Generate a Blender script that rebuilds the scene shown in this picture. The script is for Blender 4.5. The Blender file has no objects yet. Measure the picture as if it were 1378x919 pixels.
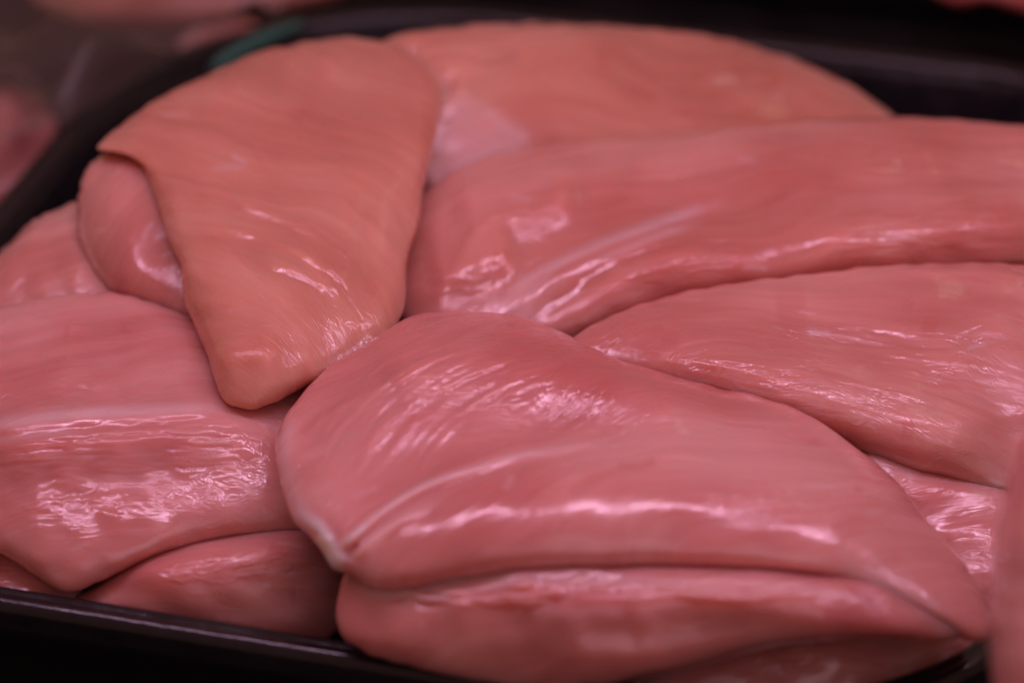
import bpy, math, random
import numpy as np
from mathutils import Vector, Matrix

random.seed(4)
sc = bpy.context.scene
# ------------------------------------------------------------------ camera
W, H = 1378, 919                      # frame the sizes below were measured in
PITCH, DIST, FOCAL = math.radians(33), 0.68, 90.0
TGT = np.array([0, 0, 0.05])
FWD = np.array([0, math.cos(PITCH), -math.sin(PITCH)])
RGT = np.array([1.0, 0, 0])
UPV = np.cross(RGT, FWD)
CAM = TGT - FWD * DIST
FP = FOCAL / 36 * W
cd = bpy.data.cameras.new('camera')
cam = bpy.data.objects.new('camera', cd)
sc.collection.objects.link(cam)
m = Matrix((RGT, UPV, -FWD)).transposed().to_4x4()
m.translation = Vector(CAM)
cam.matrix_world = m
cd.lens, cd.sensor_width = FOCAL, 36
cd.clip_start, cd.clip_end = 0.01, 50
cd.dof.use_dof = True
cd.dof.focus_distance = 0.622
cd.dof.aperture_fstop = 4.8
cd.dof.aperture_blades = 7
sc.camera = cam

# ------------------------------------------------------------------ world, lamps, exposure
w = bpy.data.worlds.new('World')
sc.world = w
w.use_nodes = True
bg = w.node_tree.nodes['Background']
bg.inputs[0].default_value = (1.0, 0.46, 0.36, 1)
bg.inputs[1].default_value = 0.22


def lamp(name, loc, target, sx, sy, power, col):
    ld = bpy.data.lights.new(name, 'AREA')
    ld.shape = 'RECTANGLE'
    ld.size, ld.size_y = sx, sy
    ld.energy = power
    ld.color = col
    o = bpy.data.objects.new(name, ld)
    sc.collection.objects.link(o)
    o.location = loc
    o.rotation_euler = (Vector(target) - Vector(loc)).to_track_quat('-Z', 'Y').to_euler()
    return o


lamp('pink_display_tube', (0.03, -0.03, 0.39), (0.03, -0.035, 0.05), 0.55, 0.034, .84, (1.0, 0.57, 0.88))
lamp('lilac_front_fill', (0.12, -0.42, 0.34), (0.03, -0.08, 0.05), 0.45, 0.30, .30, (1.0, 0.66, 0.84))  # added soft fill, brightens the front faces of the pile
lamp('warm_display_tube', (0.27, 0.36, 0.50), (0.12, 0.05, 0.05), 0.06, 0.025, .014, (0.95, 0.97, 0.66))
sc.view_settings.view_transform = 'Standard'
sc.view_settings.look = 'None'
sc.view_settings.gamma = 1
sc.view_settings.exposure = -0.05
sc.render.engine = 'CYCLES'
sc.cycles.use_denoising = True
sc.cycles.max_bounces = 4
sc.cycles.use_adaptive_sampling = True
sc.cycles.adaptive_threshold = .02
sc.cycles.caustics_reflective = False
sc.cycles.caustics_refractive = False


# ------------------------------------------------------------------ helpers
def rays(u, v):
    u = np.asarray(u, float); v = np.asarray(v, float)
    return (FWD[None] + RGT[None] * ((u - W / 2) / FP)[:, None] - UPV[None] * ((v - H / 2) / FP)[:, None])


def at(u, v, z):
    d = rays([u], [v])[0]
    return CAM + d * ((z - CAM[2]) / d[2])


def tag(o, label=None, cat=None, group=None, kind=None):
    if label: o['label'] = label
    if cat: o['category'] = cat
    if group: o['group'] = group
    if kind: o['kind'] = kind
    return o


def link_mesh(name, V, faces, mat, parent=None, smooth=True):
    me = bpy.data.meshes.new(name)
    me.from_pydata([tuple(p) for p in V], [], [tuple(f) for f in faces])
    if smooth:
        me.polygons.foreach_set('use_smooth', np.ones(len(me.polygons), bool))
    me.materials.append(mat)
    me.update()
    o = bpy.data.objects.new(name, me)
    sc.collection.objects.link(o)
    if parent: o.parent = parent
    return o


def spline(pts, n, closed=True):
    P = np.array(pts, float)
    k = len(P)
    out = []
    rng = range(k if closed else k - 1)
    for i in rng:
        g = (lambda j: P[j % k]) if closed else (lambda j: P[min(max(j, 0), k - 1)])
        p0, p1, p2, p3 = g(i - 1), g(i), g(i + 1), g(i + 2)
        # centripetal Catmull-Rom
        t0 = 0.0
        t1 = t0 + max(np.linalg.norm(p1 - p0), 1e-6) ** .5
        t2 = t1 + max(np.linalg.norm(p2 - p1), 1e-6) ** .5
        t3 = t2 + max(np.linalg.norm(p3 - p2), 1e-6) ** .5
        t = np.linspace(t1, t2, 24, endpoint=False)[:, None]
        A1 = (t1 - t) / (t1 - t0) * p0 + (t - t0) / (t1 - t0) * p1
        A2 = (t2 - t) / (t2 - t1) * p1 + (t - t1) / (t2 - t1) * p2
        A3 = (t3 - t) / (t3 - t2) * p2 + (t - t2) / (t3 - t2) * p3
        B1 = (t2 - t) / (t2 - t0) * A1 + (t - t0) / (t2 - t0) * A2
        B2 = (t3 - t) / (t3 - t1) * A2 + (t - t1) / (t3 - t1) * A3
        out.append((t2 - t) / (t2 - t1) * B1 + (t - t1) / (t2 - t1) * B2)
    C = np.concatenate(out)
    if closed: C = np.vstack([C, C[:1]])
    else: C = np.vstack([C, P[-1:]])
    s = np.r_[0, np.cumsum(np.linalg.norm(np.diff(C, axis=0), axis=1))]
    q = np.linspace(0, s[-1], n, endpoint=not closed)
    return np.stack([np.interp(q, s, C[:, i]) for i in range(P.shape[1])], 1)


def poly_dist(P, L, closed=True):
    """distance of points P to polyline L; for closed L positive inside"""
    A = L if closed else L[:-1]
    B = np.roll(L, -1, axis=0) if closed else L[1:]
    best = np.full(len(P), 1e18)
    side = np.zeros(len(P))
    par = np.zeros(len(P))
    inside = np.zeros(len(P), bool)
    for si, (a, b) in enumerate(zip(A, B)):
        d = b - a
        q = P - a
        t = np.clip((q @ d) / max(d @ d, 1e-9), 0, 1)
        e = q - t[:, None] * d
        dd = (e * e).sum(1)
        cr = d[0] * q[:, 1] - d[1] * q[:, 0]
        k = dd < best
        best[k] = dd[k]
        side[k] = np.sign(cr[k])
        par[k] = (si + t[k]) / len(A)
        if closed:
            c = ((a[1] > P[:, 1]) != (b[1] > P[:, 1]))
            if c.any():
                xx = a[0] + (P[:, 1] - a[1]) * d[0] / (d[1] if abs(d[1]) > 1e-9 else 1e-9)
                inside ^= c & (P[:, 0] < xx)
    best = np.sqrt(best)
    if closed: return np.where(inside, best, -best)
    return best, side, par


def wave_noise(P, scale, seed, n=28):
    """smooth random relief from a sum of waves"""
    r = np.random.RandomState(seed)
    out = np.zeros(len(P))
    for _ in range(n):
        k = r.normal(size=2) * (2 * math.pi / scale) * .6
        out += np.cos(P @ k + r.uniform(0, 6.28))
    return out / math.sqrt(n / 2)


# ------------------------------------------------------------------ materials
def nd(nt, t, **kw):
    n = nt.nodes.new(t)
    for k, v in kw.items():
        if k in n.inputs.keys(): n.inputs[k].default_value = v
        else: setattr(n, k, v)
    return n


def ramp(nt, src, stops):
    r = nt.nodes.new('ShaderNodeValToRGB')
    el = r.color_ramp.elements
    while len(el) < len(stops): el.new(.5)
    for e, (p, c) in zip(el, stops):
        e.position = p
        e.color = c if len(c) == 4 else (*c, 1)
    nt.links.new(src, r.inputs[0])
    return r


def mixc(nt, fac, a, b):
    x = nt.nodes.new('ShaderNodeMix')
    x.data_type = 'RGBA'
    for i, v in ((0, fac), (6, a), (7, b)):
        if isinstance(v, bpy.types.NodeSocket): nt.links.new(v, x.inputs[i])
        else: x.inputs[i].default_value = v if not isinstance(v, tuple) or len(v) == 4 else (*v, 1)
    return x.outputs[2]


def math_(nt, op, a, b=0.0):
    x = nt.nodes.new('ShaderNodeMath')
    x.operation = op
    for i, v in ((0, a), (1, b)):
        if isinstance(v, bpy.types.NodeSocket): nt.links.new(v, x.inputs[i])
        else: x.inputs[i].default_value = v
    return x.outputs[0]


def meat_material(name, c0, c1, c2, seed, wet=1.0):
    mt = bpy.data.materials.new(name)
    mt.use_nodes = True
    nt = mt.node_tree
    L = nt.links.new
    b = nt.nodes['Principled BSDF']
    fib = nd(nt, 'ShaderNodeAttribute', attribute_name='fibre')
    fat = nd(nt, 'ShaderNodeAttribute', attribute_name='fat')
    red = nd(nt, 'ShaderNodeAttribute', attribute_name='red')
    mp = nd(nt, 'ShaderNodeMapping')
    mp.inputs['Location'].default_value = (seed * .37, seed * .11, 0)
    L(fib.outputs['Vector'], mp.inputs['Vector'])
    vec = mp.outputs[0]

    def noise(scale, detail, rough, stretch=(1, 1, 1), dist=0.0):
        s = nd(nt, 'ShaderNodeMapping')
        s.inputs['Scale'].default_value = stretch
        L(vec, s.inputs['Vector'])
        n = nd(nt, 'ShaderNodeTexNoise')
        n.inputs['Scale'].default_value = scale
        n.inputs['Detail'].default_value = detail
        n.inputs['Roughness'].default_value = rough
        n.inputs['Distortion'].default_value = dist
        L(s.outputs[0], n.inputs['Vector'])
        return n.outputs['Fac']

    blot = nd(nt, 'ShaderNodeAttribute', attribute_name='blotch').outputs['Fac']
    fcol = noise(95, 3, .65, (.16, 2.4, .8), .25)      # long muscle fibres
    col = ramp(nt, blot, [(.28, c0), (.5, c1), (.74, c2)]).outputs[0]
    fl = ramp(nt, fcol, [(.35, (0.90, .86, .86)), (.65, (1.06, 1.07, 1.07))]).outputs[0]
    mul = nt.nodes.new('ShaderNodeMix'); mul.data_type = 'RGBA'; mul.blend_type = 'MULTIPLY'
    mul.inputs[0].default_value = .55
    L(col, mul.inputs[6]); L(fl, mul.inputs[7])
    col = mul.outputs[2]
    col = mixc(nt, math_(nt, 'MULTIPLY', red.outputs['Fac'], .75), col, (.50, .10, .085))
    fn = noise(140, 4, .6, (.35, 1.2, 1))
    fatm = math_(nt, 'MULTIPLY', fat.outputs['Fac'], math_(nt, 'ADD', math_(nt, 'MULTIPLY', fn, .9), .5))
    thick = math_(nt, 'MINIMUM', math_(nt, 'MAXIMUM', math_(nt, 'SUBTRACT', fat.outputs['Fac'], 1.0), 0.0), 1.0)
    fatm = math_(nt, 'MINIMUM', fatm, .95)
    col = mixc(nt, fatm, col, (.76, .56, .56))
    col = mixc(nt, thick, col, (.88, .80, .74))
    L(col, b.inputs['Base Color'])
    b.subsurface_method = 'RANDOM_WALK'
    b.inputs['Subsurface Weight'].default_value = 1.0
    b.inputs['Subsurface Radius'].default_value = (1.0, .46, .32)
    b.inputs['Subsurface Scale'].default_value = .012
    b.inputs['IOR'].default_value = 1.40
    # relief: fibres, wet-film wrinkles, fine grain
    f1 = noise(60, 1, .5, (.22, 1.7, .8), .9)
    f2 = noise(430, 2, .6, (.13, 1.2, .8), .6)
    f3 = noise(260, 2, .6, (.45, 1.2, 1), 1.6)
    mk = ramp(nt, nd(nt, 'ShaderNodeAttribute', attribute_name='patch').outputs['Fac'], [(.42, (.10,) * 3), (.62, (1,) * 3)]).outputs[0]
    f2 = math_(nt, 'MULTIPLY', f2, mk)                 # threads show in patches only
    rd = math_(nt, 'SUBTRACT', 1.0, math_(nt, 'ABSOLUTE', math_(nt, 'MULTIPLY', math_(nt, 'SUBTRACT', f3, .5), 5.0)))
    f3 = math_(nt, 'MULTIPLY', math_(nt, 'MAXIMUM', rd, 0.0), math_(nt, 'SUBTRACT', 1.1, mk))   # puckered film
    h = math_(nt, 'ADD', math_(nt, 'MULTIPLY', f1, .20), math_(nt, 'MULTIPLY', f2, .17))
    h = math_(nt, 'ADD', h, math_(nt, 'MULTIPLY', f3, .10))
    bp = nd(nt, 'ShaderNodeBump')
    bp.inputs['Strength'].default_value = .9
    bp.inputs['Distance'].default_value = .0009
    L(h, bp.inputs['Height'])
    L(bp.outputs[0], b.inputs['Normal'])
    rr = nd(nt, 'ShaderNodeAttribute', attribute_name='wetness').outputs['Fac']
    rm = ramp(nt, rr, [(.36, (.20,) * 3), (.66, (.34,) * 3)]).outputs[0]
    L(rm, b.inputs['Roughness'])
    # wet coat, its own smoother film
    L(bp.outputs[0], b.inputs['Coat Normal'])
    cw = ramp(nt, rr, [(.42, (1.0 * wet,) * 3), (.66, (.35 * wet,) * 3)]).outputs[0]
    L(cw, b.inputs['Coat Weight'])
    b.inputs['Coat Roughness'].default_value = .13
    b.inputs['Coat IOR'].default_value = 1.5
    return mt


PINK = meat_material('chicken_flesh_pink', (.58, .230, .190), (.66, .300, .250), (.72, .39, .33), 1)
ROSE = meat_material('chicken_flesh_rose', (.58, .210, .190), (.66, .280, .250), (.72, .37, .33), 2)
RED = meat_material('chicken_flesh_red', (.55, .195, .155), (.62, .255, .205), (.68, .33, .27), 4)
PEACH = meat_material('chicken_flesh_peach', (.56, .225, .155), (.64, .285, .200), (.70, .36, .26), 3, .9)


def plastic(name, col, rough, bump=0.15, bscale=60, spec=.5):
    mt = bpy.data.materials.new(name)
    mt.use_nodes = True
    nt = mt.node_tree
    b = nt.nodes['Principled BSDF']
    tc = nd(nt, 'ShaderNodeTexCoord')
    n = nd(nt, 'ShaderNodeTexNoise')
    n.inputs['Scale'].default_value = bscale
    n.inputs['Detail'].default_value = 6
    nt.links.new(tc.outputs['Object'], n.inputs['Vector'])
    r = ramp(nt, n.outputs['Fac'], [(.3, (rough * .7,) * 3), (.7, (min(1, rough * 1.5),) * 3)])
    nt.links.new(r.outputs[0], b.inputs['Roughness'])
    c = ramp(nt, n.outputs['Fac'], [(.3, tuple(x * .8 for x in col)), (.7, tuple(min(1, x * 1.25) for x in col))])
    nt.links.new(c.outputs[0], b.inputs['Base Color'])
    bp = nd(nt, 'ShaderNodeBump')
    bp.inputs['Strength'].default_value = bump
    bp.inputs['Distance'].default_value = .001
    nt.links.new(n.outputs['Fac'], bp.inputs['Height'])
    nt.links.new(bp.outputs[0], b.inputs['Normal'])
    b.inputs['Specular IOR Level'].default_value = spec
    return mt


BLACK = plastic('black_tray_plastic', (.011, .0105, .013), .17, .30, 140)
COUNTER = plastic('dark_counter', (.012, .011, .012), .55, .1, 25)
TEAL = plastic('teal_reflection', (.035, .19, .15), .22)  # colour stands for a green glint on the black rim

# ------------------------------------------------------------------ counter and trays
cv = [(-1.2, -.9, -.012), (1.2, -.9, -.012), (1.2, 1.6, -.012), (-1.2, 1.6, -.012)]
tag(link_mesh('counter', cv, [(0, 1, 2, 3)], COUNTER), kind='structure')

TH = -.241


def tray(name, cx, cy, th, hx, hy, rads, zr, label, rim_w=.008, floor_z=0.004):
    """pressed plastic tray: floor, sloping wall, stepped lip"""
    root = bpy.data.objects.new(name, None)
    sc.collection.objects.link(root)
    root.location = (cx, cy, 0)
    root.rotation_euler = (0, 0, th)
    tag(root, label, 'tray')

    def loop(off, z, n=22):
        out = []
        for k, (sx, sy) in enumerate(((1, -1), (1, 1), (-1, 1), (-1, -1))):
            rad = rads[k]
            r = max(rad + off, .002)
            for i in range(n):
                a = -math.pi / 2 + k * math.pi / 2 + (math.pi / 2) * i / (n - 1)
                out.append((sx * (hx - rad) + r * math.cos(a), sy * (hy - rad) + r * math.sin(a), z))
        return out

    def loft(nm, prof, cap=False):
        V, F = [], []
        for off, z in prof:
            V += loop(off, z)
        n = len(V) // len(prof)
        for j in range(len(prof) - 1):
            for i in range(n):
                k = (i + 1) % n
                F.append((j * n + i, j * n + k, (j + 1) * n + k, (j + 1) * n + i))
        if cap: F.append(tuple(range(n)))
        return link_mesh(nm, V, F, BLACK, root)
    loft('tray_body', [(-.014, floor_z), (-.010, floor_z + .001), (-.007, floor_z + .005), (-.002, zr - .006), (-.0005, zr - .0035)], True)
    loft('tray_lip', [(-.0005, zr - .0034), (.0002, zr - .0014), (.0012, zr - .0003), (.0025, zr), (.0032, zr - .0004), (.0040, zr - .0004),
                      (.0047, zr), (rim_w - .0022, zr - .0001), (rim_w - .0008, zr - .0008), (rim_w, zr - .0025),
                      (rim_w - .0004, zr - .010), (rim_w - .003, zr - .011), (rim_w - .004, .0)])
    return root


# main tray, centred from its four measured edges (tray frame: x -.165..+.142, y -.128...205)
c_, s_ = math.cos(TH), math.sin(TH)
tx, ty = -.0074, .0389
tray('meat_tray', tx * c_ - ty * s_, tx * s_ + ty * c_, TH, .1523, .1608, (.0806, .04, .108, .06), .045,
     'black plastic tray with rounded corners holding the chicken breasts')


# ------------------------------------------------------------------ chicken pieces
PIECES = {}


def threads(c0, c1, n, sig, amp, seed, part=.55, wob=5):
    """fine muscle threads lying between two guide curves, each a short wavering ridge"""
    r = np.random.RandomState(seed)
    a, b = spline(c0, 30, False), spline(c1, 30, False)
    out = []
    for _ in range(n):
        t = r.uniform()
        L = a * (1 - t) + b * t
        l = int(30 * part * r.uniform(.5, 1.2))
        l = min(max(l, 6), 30)
        i = r.randint(0, 31 - l)
        L = L[i:i + l:max(1, l // 6)].copy()
        L += r.normal(size=L.shape) * wob * .4 + np.cumsum(r.normal(size=L.shape) * wob * .25, 0)
        out.append(('h', [tuple(p) for p in L], sig * r.uniform(.7, 1.4), amp * .7 * r.uniform(.4, 1.2) * r.choice([1, 1, -1])))
    return out


def piece(key, label, outline, anchor, tilt, roll, ht, hb, mat, angle=0.0, p=2.6, q=2.0, over=(), strokes=(), und=.0008,
          und_scale=220, seed=0, res=1.0, slope=1.3, gap=-.006, name='chicken_breast', group='chicken breasts piled in the tray', cat='chicken breast'):
    NT, NR, NB = int(420 * res), int(96 * res), int(26 * res)
    O = spline(outline, NT)
    rg = np.random.RandomState(seed + 900)
    tq = np.arange(NT) * 2 * math.pi / NT
    jit = sum(rg.normal() * np.cos(k_ * tq + rg.uniform(0, 6.28)) / k_ ** .55 for k_ in range(9, 60))
    tg = np.roll(O, -1, 0) - np.roll(O, 1, 0)
    tg /= np.linalg.norm(tg, axis=1)[:, None] + 1e-9
    O = O + np.stack([tg[:, 1], -tg[:, 0]], 1) * (jit * .85)[:, None]
    lo_, hi_ = O.min(0), O.max(0)
    strokes = list(strokes)
    for _ in range(int(7 * res)):
        c_0 = lo_ + (hi_ - lo_) * rg.uniform(.12, .88, 2)
        dv = rg.normal(size=2) * [14, 5]
        strokes.append(('red', [tuple(c_0 - dv), tuple(c_0 + dv)], rg.uniform(5, 14), rg.uniform(.15, .4)))
    for _ in range(int(6 * res)):
        c_0 = lo_ + (hi_ - lo_) * rg.uniform(.12, .88, 2)
        dv = rg.normal(size=2) * [16, 5]
        strokes.append(('fat', [tuple(c_0 - dv), tuple(c_0 + dv * .2), tuple(c_0 + dv + rg.normal(size=2) * 3)], rg.uniform(2, 4.5), rg.uniform(.25, .5)))
    # smooth disc -> outline map (harmonic extension of the boundary)
    Z = O[:, 0] + 1j * O[:, 1]
    Fk = np.fft.fft(Z) / NT
    kk = np.fft.fftfreq(NT, 1 / NT)
    th = np.arange(NT) * 2 * math.pi / NT

    def ring(r):
        return np.fft.ifft(Fk * (r ** np.abs(kk))) * NT
    rf = np.sin(np.linspace(0, math.pi / 2, NR + 1))[1:]
    rb = np.sin(np.linspace(math.pi / 2, 0, NB + 1))[1:-1]
    rs = np.concatenate([rf, rb])
    ctr = Fk[0]
    UV = np.concatenate([[ctr], np.concatenate([ring(r) for r in rs]), [ctr]])
    R = np.concatenate([[0], np.repeat(rs, NT), [0]])
    nfront = 1 + NR * NT
    front = np.arange(len(UV)) < nfront
    P = np.stack([UV.real, UV.imag], 1)
    D = rays(P[:, 0], P[:, 1])
    # the plane the piece lies on
    A0 = at(*anchor)
    t, rl = math.radians(tilt), math.radians(roll)
    n = np.array([math.sin(rl), -math.sin(t) * math.cos(rl), math.cos(t) * math.cos(rl)])
    n /= np.linalg.norm(n)

    def plane_depth(D):
        return ((A0 - CAM) @ n) / (D @ n)
    d0 = plane_depth(D)
    prof = np.clip(1 - R ** p, 0, 1) ** (1 / q)
    dep = np.where(front, d0 - ht * prof, d0 + hb * np.clip(1 - R ** 2.2, 0, 1) ** .5)
    edge = np.clip((1 - R) / .10, 0, 1)
    edge = edge * edge * (3 - 2 * edge)
    up = np.zeros(len(P)); fat = np.zeros(len(P)); red = np.zeros(len(P))
    up += und * wave_noise(P, und_scale, seed + 11) + und * .35 * wave_noise(P, und_scale * .35, seed + 5)
    for st in strokes:
        kind, pts, sig, amp = st[:4]
        if kind == 'dome':
            (u, v), (su, sv) = pts, sig
            up += amp * np.exp(-((P[:, 0] - u) / su) ** 2 - ((P[:, 1] - v) / sv) ** 2)
            continue
        if kind in ('fatarea', 'redarea'):
            L = spline(pts, 60)
            sd = poly_dist(P, L)
            val = amp / (1 + np.exp(-np.clip(sd / sig, -30, 30)))
            if kind == 'fatarea': fat = np.maximum(fat, val)
            else: red = np.maximum(red, val)
            continue
        L = spline(pts, 40, False) if len(pts) > 2 else np.array(pts, float)
        if len(pts) > 3 and sig < 12: L = L[::3]
        mrg = 3.2 * sig if kind != 'step' else 3 * (st[4] if len(st) > 4 else sig * 4)
        lo, hi = L.min(0) - mrg, L.max(0) + mrg
        W_ = np.nonzero(front & (P[:, 0] > lo[0]) & (P[:, 0] < hi[0]) & (P[:, 1] > lo[1]) & (P[:, 1] < hi[1]))[0]
        if not len(W_): continue
        d, sd, tt = poly_dist(P[W_], L, False)
        tp = np.clip(np.minimum(tt / .22, (1 - tt) / .22), 0, 1)
        if kind in ('cord', 'cordfat'): tp = np.clip((1 - tt) / .6, 0, 1)      # full at its start, fading out
        tp = tp * tp * (3 - 2 * tp)
        g = np.exp(-(d / sig) ** 2) * tp
        if kind in ('h', 'cord'): up[W_] += amp * g
        elif kind == 'step': up[W_] += amp * np.tanh(sd * d / sig) * tp * np.exp(-(d / (st[4] if len(st) > 4 else sig * 4)) ** 2)
        elif kind in ('fat', 'cordfat'): fat[W_] = np.maximum(fat[W_], amp * g)
        elif kind == 'red': red[W_] = np.maximum(red[W_], amp * g)
    dep = np.where(front, dep - up * edge, dep)
    # soft flesh gives way under the pieces lying on it
    for k in over:
        U = PIECES[k]
        sd = poly_dist(P, U['outline'])
        ud = U['plane'](D)
        need = ud + gap + np.where(sd > 0, np.minimum(sd * .0002, .004), slope * sd * .0002)
        e = .0035
        x = need - dep
        soft = dep + np.where(x > e, x, np.where(x < -e, 0, (x + e) ** 2 / (4 * e)))
        dep = np.where(front, soft, dep)
        near = front & (np.abs(sd + 12) < 12)
        if near.any(): print('   clamp', key, 'under', k, 'mm', (x[near] * 1000).min().round(1), np.median(x[near] * 1000).round(1), (x[near] * 1000).max().round(1))
    # the underside stays behind the top
    V = CAM + D * dep[:, None]
    F = []
    idx = lambda j, i: 1 + j * NT + i % NT
    nrings = len(rs)
    J, I = np.meshgrid(np.arange(nrings - 1), np.arange(NT), indexing='ij')
    I2 = (I + 1) % NT
    Q = np.stack([1 + J * NT + I, 1 + (J + 1) * NT + I, 1 + (J + 1) * NT + I2, 1 + J * NT + I2], -1).reshape(-1, 4)
    i = np.arange(NT); i2 = (i + 1) % NT
    T1 = np.stack([np.zeros(NT, int), 1 + i, 1 + i2], -1)
    last = 1 + (nrings - 1) * NT
    T2 = np.stack([np.full(NT, len(P) - 1), last + i2, last + i], -1)
    loops = np.concatenate([Q.ravel(), T1.ravel(), T2.ravel()]).astype(np.int32)
    cnt = np.concatenate([np.full(len(Q), 4), np.full(2 * NT, 3)])
    start = np.r_[0, np.cumsum(cnt)[:-1]].astype(np.int32)
    me = bpy.data.meshes.new(name)
    base = V[-1].copy()
    base[2] = V[:, 2].min()
    me.vertices.add(len(V)); me.vertices.foreach_set('co', (V - base).astype(np.float32).ravel())
    me.loops.add(len(loops)); me.loops.foreach_set('vertex_index', loops)
    me.polygons.add(len(cnt)); me.polygons.foreach_set('loop_start', start)
    me.polygons.foreach_set('use_smooth', np.ones(len(cnt), bool))
    me.update(calc_edges=True)
    me.validate()
    # make the faces point outwards
    nv = np.zeros(len(me.polygons) * 3, np.float32)
    me.polygons.foreach_get('normal', nv)
    if (nv.reshape(-1, 3)[:len(Q) // 3] @ FWD).mean() > 0: me.flip_normals()
    # fibre coordinates in metres on the piece, turned along its grain
    e1 = np.cross(np.array([0, 1.0, 0]), n); e1 /= np.linalg.norm(e1)
    e2 = np.cross(n, e1)
    lx, ly = (V - A0) @ e1, (V - A0) @ e2
    a = math.radians(angle)
    fx, fy = lx * math.cos(a) + ly * math.sin(a), -lx * math.sin(a) + ly * math.cos(a)
    wp = np.stack([fx, fy], 1)
    fx, fy = fx + .004 * wave_noise(wp, .07, seed + 81), fy + .0032 * wave_noise(wp, .065, seed + 82) + .0004 * wave_noise(wp, .02, seed + 83)
    fib = np.stack([fx, fy + .15 * fx * fx / .1, (V - A0) @ n * .6], 1).astype(np.float32)
    at_ = me.attributes.new('fibre', 'FLOAT_VECTOR', 'POINT'); at_.data.foreach_set('vector', fib.ravel())
    F2 = fib[:, :2].astype(float)
    sq = lambda a_: np.clip(.5 + .17 * a_, 0, 1)
    blo = sq(.75 * wave_noise(F2 * [.7, 1.1], .05, seed + 51) + .26 * wave_noise(F2 * [.5, 1.2], .014, seed + 52) + .14 * wave_noise(F2 * [.25, 1.3], .005, seed + 53, 60))
    pat = sq(.9 * wave_noise(F2 * [.7, 1.1], .04, seed + 61) + .3 * wave_noise(F2, .012, seed + 62))
    wtn = sq(.8 * wave_noise(F2 * [.5, 1.4], .03, seed + 71) + .5 * wave_noise(F2 * [.4, 1.4], .008, seed + 72))
    for nm, arr in (('fat', fat), ('red', red), ('blotch', blo), ('patch', pat), ('wetness', wtn)):
        at_ = me.attributes.new(nm, 'FLOAT', 'POINT'); at_.data.foreach_set('value', np.where(front, arr, 0).astype(np.float32))
    me.materials.append(mat)
    o = bpy.data.objects.new(name, me)
    sc.collection.objects.link(o)
    o.location = base
    tag(o, label, cat, group)
    PIECES[key] = dict(outline=O[::4], plane=plane_depth, obj=o)
    # folding check of the disc map
    q4 = P[1:nfront].reshape(NR, NT, 2)
    ja = (q4[1:] - q4[:-1])[:, :]; jb = np.roll(q4, -1, 1)[:-1] - q4[:-1]
    cr = ja[..., 0] * jb[..., 1] - ja[..., 1] * jb[..., 0]
    sgn = np.sign(np.median(cr))
    bad = (cr * sgn < -1e-3).mean()
    print('PIECE', key, 'fold', round(float(bad), 4), 'z', V[:, 2].min().round(3), V[:, 2].max().round(3), 'depth', dep.min().round(3), dep.max().round(3))
    return o


piece('F', 'large pink breast in the middle front with pale fat line and white left tip',
      [(545, 430), (590, 420), (650, 419), (705, 427), (760, 449), (830, 483), (900, 503), (960, 520), (1030, 535), (1085, 557), (1150, 600),
       (1200, 641), (1240, 690), (1275, 730), (1303, 765), (1328, 808), (1338, 842), (1322, 862), (1290, 856), (1258, 828), (1213, 798), (1150, 781), (1040, 773),
       (900, 772), (740, 772), (650, 780), (580, 790), (530, 795), (496, 791), (472, 774), (448, 764), (432, 738), (405, 712), (385, 680), (377, 640), (371, 595),
       (385, 556), (430, 506), (490, 462)],
      (830, 640, .067), 10, 2, .020, .030, ROSE, angle=28, p=3.0, seed=31, und=.0005, res=1.25,
      strokes=[('h', [(420, 690), (510, 645), (600, 610), (700, 588), (850, 585), (980, 600), (1080, 640)], 46, -.0030),
               ('cord', [(455, 738), (500, 700), (532, 676), (585, 647), (640, 630), (700, 611), (780, 600), (900, 588)], 6, .0013),
               ('cord', [(480, 745), (520, 712), (570, 684), (620, 668)], 7, .0010),
               ('cord', [(470, 742), (512, 703), (560, 672), (640, 642), (760, 612)], 6, -.0010),
               ('cordfat', [(444, 745), (500, 701), (532, 677), (585, 648), (640, 631), (700, 612), (780, 601), (900, 589)], 6, .75),
               ('cordfat', [(478, 748), (520, 712), (570, 684), (640, 664)], 7, .4),
               ('cordfat', [(452, 758), (446, 740), (432, 715), (405, 690), (385, 650)], 11, 1.3),
               ('fat', [(424, 712), (438, 732), (447, 748), (458, 766)], 12, 2.3),
               ('fat', [(462, 735), (480, 718), (500, 702)], 5, 1.3),
               ('cord', [(452, 756), (444, 742), (428, 716), (408, 690)], 9, .0040),
               ('dome', (450, 752), (10, 9), .0045),
               ('dome', (436, 728), (8, 9), .002),
               ('h', [(362, 600), (395, 545), (450, 490), (520, 440)], 80, -.005),
               ('h', [(430, 545), (520, 490), (620, 470), (740, 485), (860, 520), (1000, 575)], 62, .0066),
               ('h', [(466, 756), (474, 742), (480, 728)], 6, -.0012),
               ('h', [(520, 740), (640, 680), (800, 655), (1000, 665), (1150, 700), (1250, 760)], 78, .0062),
               ('h', [(620, 560), (720, 600)], 60, .001),
               ('red', [(640, 440), (760, 480), (860, 520)], 40, .45),
               ('h', [(385, 640), (400, 690), (430, 720)], 10, .0016),
               ('fat', [(400, 550), (383, 600), (386, 650), (400, 690), (425, 725)], 13, .45),
               ] + threads([(385, 640), (430, 560), (520, 480), (620, 440)], [(560, 660), (600, 590), (690, 530), (790, 500)], 130, 2.6, .00032, 3, .5, 2))
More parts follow.
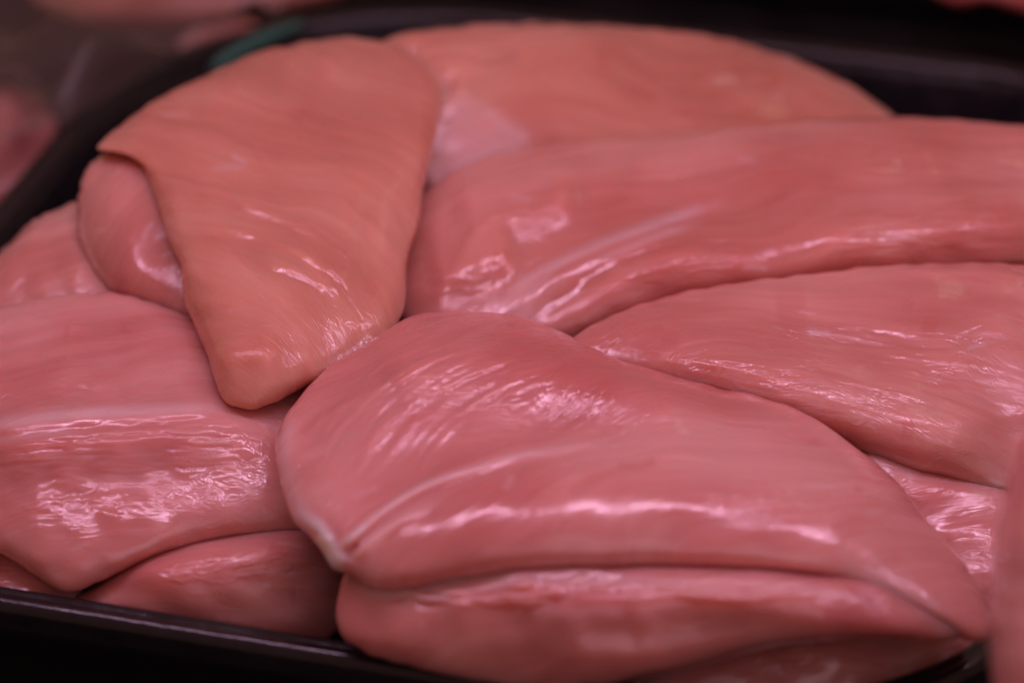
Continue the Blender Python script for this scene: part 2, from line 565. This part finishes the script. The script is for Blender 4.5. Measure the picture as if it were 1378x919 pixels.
piece('K', 'broad pink breast at the right edge, below the long one with wet sheen',
      [(768, 460), (800, 437), (840, 417), (900, 398), (980, 382), (1080, 370), (1180, 358), (1280, 354), (1378, 357), (1450, 375), (1500, 450), (1490, 560), (1440, 640),
       (1385, 664), (1340, 662), (1290, 650), (1230, 636), (1190, 620), (1140, 600), (1040, 560), (940, 530), (850, 505), (795, 485)],
      (1130, 500, .0650), 20, 0, .014, .03, PINK, angle=-8, p=2.4, over=('F',), seed=2,
      strokes=[('h', [(850, 470), (980, 490), (1120, 530), (1250, 580), (1378, 610)], 45, .004),
               ('red', [(1040, 420), (1090, 415)], 30, .35),
               ('h', [(1180, 366), (1300, 362), (1400, 368)], 12, .0015)]
      + threads([(830, 455), (1050, 480), (1378, 560)], [(850, 500), (1050, 540), (1378, 630)], 60, 3, .00016, 14, .4, 3)
      + threads([(1050, 440), (1200, 450), (1378, 490)], [(1050, 500), (1200, 520), (1378, 560)], 40, 3, .00016, 15, .4, 3))
piece('A', 'peach coloured breast folded over at upper left with a pointed lower tip',
      [(131, 200), (148, 180), (170, 162), (210, 135), (280, 100), (345, 72), (420, 55), (490, 52), (540, 64), (575, 92), (592, 135), (586, 190), (572, 245), (562, 300), (549, 350), (545, 400), (536, 435), (500, 475),
       (455, 500), (410, 520), (375, 540), (335, 550), (305, 543), (290, 515), (280, 480), (262, 440), (247, 400), (243, 360), (228, 325), (212, 280), (200, 245), (186, 214), (160, 205)],
      (380, 300, .081), 10, 5, .015, .03, PEACH, angle=-28, p=2.9, over=('F',), seed=4,
      strokes=[('h', [(300, 380), (320, 500)], 60, .001),
               ('h', [(280, 262), (360, 285), (440, 330), (500, 350)], 9, .0007),
               ('h', [(280, 300), (360, 320), (430, 355), (490, 395)], 9, .0007),
               ('h', [(300, 275), (380, 305), (470, 345)], 7, -.0005),
               ('h', [(345, 350), (400, 365), (450, 395)], 8, .0008),
               ('dome', (340, 480), (70, 42), .0022)] + threads([(230, 240), (360, 270), (520, 350)], [(260, 380), (360, 400), (500, 450)], 40, 4, .00022, 5, .5, 2.5)
      + threads([(200, 190), (350, 150), (520, 170)], [(220, 250), (360, 240), (540, 300)], 30, 5, .00018, 6, .6, 2.5))
piece('E', 'wide pink breast at the left edge with a whitish fat band across it',
      [(-120, 470), (-60, 425), (0, 412), (60, 400), (120, 393), (175, 397), (220, 412), (260, 425), (320, 435), (400, 465), (450, 530), (475, 620), (460, 690), (410, 715),
       (350, 720), (290, 728), (230, 742), (170, 765), (130, 785), (95, 797), (65, 785), (35, 765), (0, 745), (-60, 720), (-120, 650), (-140, 560)],
      (180, 590, .057), 16, 1, .015, .03, ROSE, angle=6, p=2.8, over=('F', 'A'), seed=3,
      strokes=[('h', [(-60, 585), (60, 562), (180, 553), (330, 548)], 14, .0015),
               ('fat', [(-60, 583), (60, 561), (180, 553), (330, 546)], 9, .75),
               ('fat', [(-60, 600), (40, 585), (120, 580)], 5, .4),
               ('h', [(-60, 604), (60, 582), (180, 572), (330, 562)], 7, -.0005),
               ('h', [(-60, 560), (60, 530), (200, 528)], 18, -.0008),
               ('h', [(-80, 612), (100, 588), (250, 578), (420, 572)], 42, .0055)]
      + threads([(-20, 590), (150, 575), (390, 565)], [(-20, 640), (150, 635), (390, 630)], 110, 2.4, .00018, 11, .35, 3)
      + threads([(-20, 520), (80, 510), (180, 520)], [(-20, 545), (80, 540), (180, 540)], 16, 3.0, .0003, 12, .4, 4)
      + threads([(30, 650), (120, 650), (200, 660)], [(30, 690), (120, 690), (200, 700)], 20, 2.5, .0003, 13, .3, 5))
piece('J', 'long wet pink breast across the upper right with a pale membrane streak',
      [(528, 395), (530, 345), (548, 288), (588, 245), (640, 215), (720, 198), (850, 185), (1000, 170), (1120, 160), (1230, 158), (1330, 165), (1420, 180), (1480, 220), (1490, 300),
       (1440, 355), (1378, 366), (1250, 368), (1100, 382), (1000, 394), (900, 411), (835, 435), (780, 462), (735, 465), (650, 460), (560, 450)],
      (950, 310, .0695), 18, 0, .016, .03, RED, angle=14, p=2.4, over=('F', 'K', 'A'), seed=5, res=1.1,
      strokes=[('step', [(660, 425), (730, 370), (820, 325), (960, 278)], 14, .0025, 60),
               ('fat', [(640, 428), (665, 412), (715, 374), (805, 330), (895, 297), (990, 268)], 8, .6),
               ('fat', [(690, 430), (722, 395), (800, 352), (900, 312), (960, 292)], 7, .42),
               ('h', [(665, 412), (715, 374), (805, 330), (895, 297), (990, 268)], 5, .0007),
               ('fatarea', [(650, 425), (690, 388), (745, 360), (740, 385), (725, 410), (712, 440), (680, 440)], 5, .5),
               ('h', [(760, 400), (860, 360), (1000, 325), (1120, 318), (1240, 312)], 40, .0028),
               ('dome', (950, 342), (110, 36), .0034),
               ('dome', (1270, 300), (120, 48), .0034),
               ('dome', (640, 330), (70, 60), .002),
               ('h', [(700, 440), (745, 405), (840, 352), (960, 305)], 20, -.0022),
               ('h', [(600, 285), (680, 268), (790, 262)], 48, .004),
               ('h', [(1040, 325), (1150, 318), (1280, 300), (1440, 280)], 40, .0032),
               ('h', [(720, 200), (800, 205), (870, 225)], 22, -.002),
               ('h', [(570, 360), (640, 350), (700, 330)], 40, .003),
               ] + threads([(1110, 290), (1250, 262), (1400, 250)], [(1110, 350), (1250, 340), (1400, 330)], 110, 2.2, .00018, 7, .4, 2.5)
      + threads([(560, 300), (640, 290), (720, 280)], [(550, 390), (640, 385), (720, 350)], 60, 2.8, .00022, 8, .4, 6)
      + threads([(780, 360), (880, 325), (1010, 310)], [(780, 400), (880, 375), (1010, 360)], 60, 2.4, .00018, 9, .4, 3)
      + threads([(1180, 205), (1300, 195), (1400, 195)], [(1180, 240), (1300, 235), (1400, 230)], 60, 2.4, .00022, 10, .3, 4))
piece('B', 'small rounded fold of pale pink breast tucked under the peach one at left',
      [(160, 200), (122, 220), (107, 255), (104, 300), (113, 340), (133, 372), (160, 397), (200, 415), (250, 435), (300, 450), (320, 380), (300, 300), (250, 230), (205, 200)],
      (190, 320, .075), 26, -6, .011, .025, PINK, angle=50, over=('A', 'E'), seed=6, res=.8,
      strokes=[('dome', (170, 330), (35, 50), .003)])
piece('C', 'pale breast end at the far left beside the black rim',
      [(-90, 450), (-60, 380), (0, 340), (40, 300), (80, 280), (112, 271), (160, 290), (190, 350), (180, 430), (100, 470), (0, 480)],
      (60, 370, .062), 26, -6, .014, .025, PINK, angle=20, over=('B', 'E', 'A'), seed=7, res=.8)
piece('M', 'smooth peach breast at the back of the pile with a pale membrane patch',
      [(480, 80), (515, 55), (560, 42), (630, 35), (720, 31), (840, 36), (950, 48), (1040, 70), (1110, 98), (1160, 125), (1205, 160), (1230, 210), (1100, 260), (900, 280), (700, 290), (600, 290), (550, 240), (510, 150)],
      (850, 150, .0725), 23, 10, .016, .03, PEACH, angle=10, over=('J', 'A'), seed=8,
      strokes=[('fatarea', [(565, 250), (568, 190), (590, 145), (625, 128), (660, 150), (710, 185), (690, 215), (640, 230)], 5, .5),
               ('h', [(568, 240), (572, 185), (592, 148), (625, 130)], 9, .002),
               ('fat', [(568, 240), (572, 185), (592, 148)], 8, .55),
               ('fat', [(640, 140), (690, 180), (720, 192)], 12, .6),
               ('h', [(540, 60), (590, 110), (620, 130)], 20, -.004),
               ('h', [(620, 130), (700, 60)], 20, -.002)])
piece('G', 'breast squeezed under the big middle one, above the front rim',
      [(455, 800), (468, 768), (540, 735), (700, 715), (900, 715), (1080, 730), (1200, 765), (1270, 805), (1306, 845), (1285, 860), (1200, 858), (1100, 863), (1010, 877), (935, 897),
       (860, 913), (760, 925), (650, 918), (550, 896), (484, 874), (458, 852), (452, 826)],
      (850, 830, .057), 36, -4, .013, .02, ROSE, angle=4, p=2.8, over=('F',), seed=9, slope=3.0, gap=-.016,
      strokes=[('h', [(480, 812), (650, 808), (850, 806), (1100, 814), (1230, 838)], 34, .003),
               ('fat', [(470, 790), (560, 788), (620, 800)], 20, .45),
               ('fat', [(520, 800), (600, 786), (720, 779), (900, 783), (1100, 794), (1220, 822)], 11, .5)]
      + threads([(470, 790), (600, 786), (900, 779), (1150, 790)], [(480, 812), (620, 806), (900, 800), (1150, 812)], 60, 4.0, .0006, 31, .15, 9))
piece('I', 'breast end under the left one, resting behind the front rim',
      [(70, 830), (110, 798), (160, 765), (250, 725), (350, 695), (420, 700), (452, 740), (464, 790), (458, 840), (430, 872), (350, 880), (200, 862), (110, 845)],
      (290, 790, .037), 44, 4, .014, .02, ROSE, angle=10, over=('E', 'F', 'G'), seed=10, res=.9,
      strokes=[('h', [(150, 785), (220, 762), (310, 748), (440, 745)], 40, .003)] + threads([(200, 765), (300, 740), (420, 730)], [(220, 785), (320, 785), (430, 770)], 70, 2.2, .00018, 16, .3, 4))
piece('H', 'sliver of breast lowest at the front right corner of the tray',
      [(800, 960), (880, 895), (1000, 850), (1150, 830), (1290, 832), (1340, 850), (1310, 910), (1200, 980), (1050, 1010), (900, 1000)],
      (1100, 895, .034), 42, 2, .012, .02, PINK, angle=10, over=('G', 'F'), seed=12, res=.8)
piece('L', 'small flat bit of breast showing between the two right hand breasts',
      [(1140, 630), (1190, 580), (1320, 610), (1410, 660), (1420, 770), (1390, 850), (1310, 850), (1240, 790), (1190, 710)],
      (1290, 710, .046), 24, 0, .010, .02, ROSE, angle=0, over=('K', 'F'), seed=13, res=.8)
piece('N', 'dark sliver of breast at the bottom left corner under the left one',
      [(-110, 760), (-60, 720), (0, 715), (60, 745), (110, 790), (90, 840), (0, 850), (-90, 830)],
      (20, 770, .038), 22, 0, .010, .012, ROSE, angle=0, over=('E', 'I'), seed=14, res=.7)
piece('O', 'blurred breast in front of the tray cut off by the right edge',
      [(1336, 760), (1345, 690), (1362, 620), (1390, 560), (1440, 530), (1520, 560), (1580, 700), (1600, 900), (1560, 1100), (1480, 1180), (1400, 1150), (1350, 1030), (1333, 900), (1331, 820)],
      (1450, 850, .092), 50, 10, .03, .03, ROSE, angle=80, seed=15, res=.8, group='chicken breasts beside the tray')

# ------------------------------------------------------------------ what lies behind the tray
tray('meat_tray', -.335, .345, -.30, .15, .19, (.05, .05, .05, .05), .030,
     'dark tray with wrapped meat behind the left rim, out of focus')
tray('meat_tray', .17, .44, -.235, .235, .12, (.04, .04, .04, .04), .040,
     'black tray behind the back rim at the upper right, out of focus', rim_w=.014)
piece('P', 'blurred pink meat at the left edge beyond the black rim',
      [(-130, 150), (-50, 118), (15, 116), (58, 140), (84, 185), (70, 235), (20, 280), (-40, 310), (-130, 290)],
      (0, 200, .030), 25, 0, .018, .02, ROSE, seed=21, res=.5, group='meat in the neighbouring trays', cat='meat')
piece('Q', 'blurred pale meat along the top edge at the upper left',
      [(20, -70), (45, 0), (130, 36), (230, 40), (310, 30), (390, 14), (460, -8), (500, -60), (450, -140), (250, -170), (110, -140)],
      (270, -40, .030), 25, 0, .020, .02, PEACH, seed=22, res=.5, group='meat in the neighbouring trays', cat='meat')
piece('R', 'small blurred pink meat end just behind the rim at upper left',
      [(238, 60), (262, 42), (300, 34), (340, 30), (350, 48), (310, 62), (275, 78), (248, 82)],
      (290, 55, .030), 25, 0, .010, .012, ROSE, seed=23, res=.4, group='meat in the neighbouring trays', cat='meat')
piece('S', 'blurred red meat at the upper right corner in the back tray',
      [(1230, -60), (1250, -12), (1290, 8), (1330, 2), (1360, 12), (1420, 20), (1450, -30), (1400, -90), (1300, -100)],
      (1330, -40, .045), 25, 0, .014, .02, ROSE, seed=24, res=.4, group='meat in the neighbouring trays', cat='meat',
      strokes=[('redarea', [(1200, -120), (1500, -120), (1500, 60), (1200, 60)], 8, 1.0)])

# clear film with soft folds over the left neighbour
mt = bpy.data.materials.new('clear_film')
mt.use_nodes = True
nt = mt.node_tree
for n_ in list(nt.nodes): nt.nodes.remove(n_)
out = nd(nt, 'ShaderNodeOutputMaterial')
mx = nd(nt, 'ShaderNodeMixShader')
tr = nd(nt, 'ShaderNodeBsdfTransparent')
gl = nd(nt, 'ShaderNodeBsdfGlossy')
gl.inputs['Roughness'].default_value = .34
gl.inputs['Color'].default_value = (.75, .85, .80, 1)
fr = nd(nt, 'ShaderNodeFresnel')
fr.inputs['IOR'].default_value = 1.5
nt.links.new(fr.outputs[0], mx.inputs[0])
nt.links.new(tr.outputs[0], mx.inputs[1])
nt.links.new(gl.outputs[0], mx.inputs[2])
df = nd(nt, 'ShaderNodeBsdfDiffuse')
df.inputs['Color'].default_value = (.40, .29, .25, 1)
m2 = nd(nt, 'ShaderNodeMixShader')
m2.inputs[0].default_value = .20
nt.links.new(mx.outputs[0], m2.inputs[1])
nt.links.new(df.outputs[0], m2.inputs[2])
nt.links.new(m2.outputs[0], out.inputs['Surface'])
c0, c1, c2, c3 = at(-90, 262, .050), at(205, 88, .046), at(400, -10, .046), at(-90, -40, .050)
N_ = 60
uu, vv = np.meshgrid(np.linspace(0, 1, N_), np.linspace(0, 1, N_), indexing='ij')
uu, vv = uu.ravel()[:, None], vv.ravel()[:, None]
FV = (c0 * (1 - uu) + c1 * uu) * (1 - vv) + (c3 * (1 - uu) + c2 * uu) * vv
q_ = np.hstack([uu, vv])
FV[:, 2] += .006 * wave_noise(q_, .45, 3) + .0010 * wave_noise(q_, .2, 4)
FF = [(a * N_ + b, (a + 1) * N_ + b, (a + 1) * N_ + b + 1, a * N_ + b + 1) for a in range(N_ - 1) for b in range(N_ - 1)]
tag(link_mesh('clear_film', FV, FF, mt), 'crumpled clear film over the blurred tray at the upper left', 'film')

# green light reflected on the back left rim bend, modelled as a teal strip
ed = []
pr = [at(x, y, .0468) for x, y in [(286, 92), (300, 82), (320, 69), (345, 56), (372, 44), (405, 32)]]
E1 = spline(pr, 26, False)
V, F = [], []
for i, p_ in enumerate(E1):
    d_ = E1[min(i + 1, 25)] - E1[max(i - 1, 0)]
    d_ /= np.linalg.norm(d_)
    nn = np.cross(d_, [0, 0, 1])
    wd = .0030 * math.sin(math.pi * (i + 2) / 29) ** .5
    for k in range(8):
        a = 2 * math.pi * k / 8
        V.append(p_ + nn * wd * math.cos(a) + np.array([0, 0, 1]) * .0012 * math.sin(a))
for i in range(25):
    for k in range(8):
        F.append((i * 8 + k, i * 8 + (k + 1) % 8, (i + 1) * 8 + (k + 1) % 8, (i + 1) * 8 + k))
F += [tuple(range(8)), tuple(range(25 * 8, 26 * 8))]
tag(link_mesh('teal_reflection_strip', V, F, TEAL), 'teal green reflection on the back left bend of the black rim, made as a short strip', 'strip')
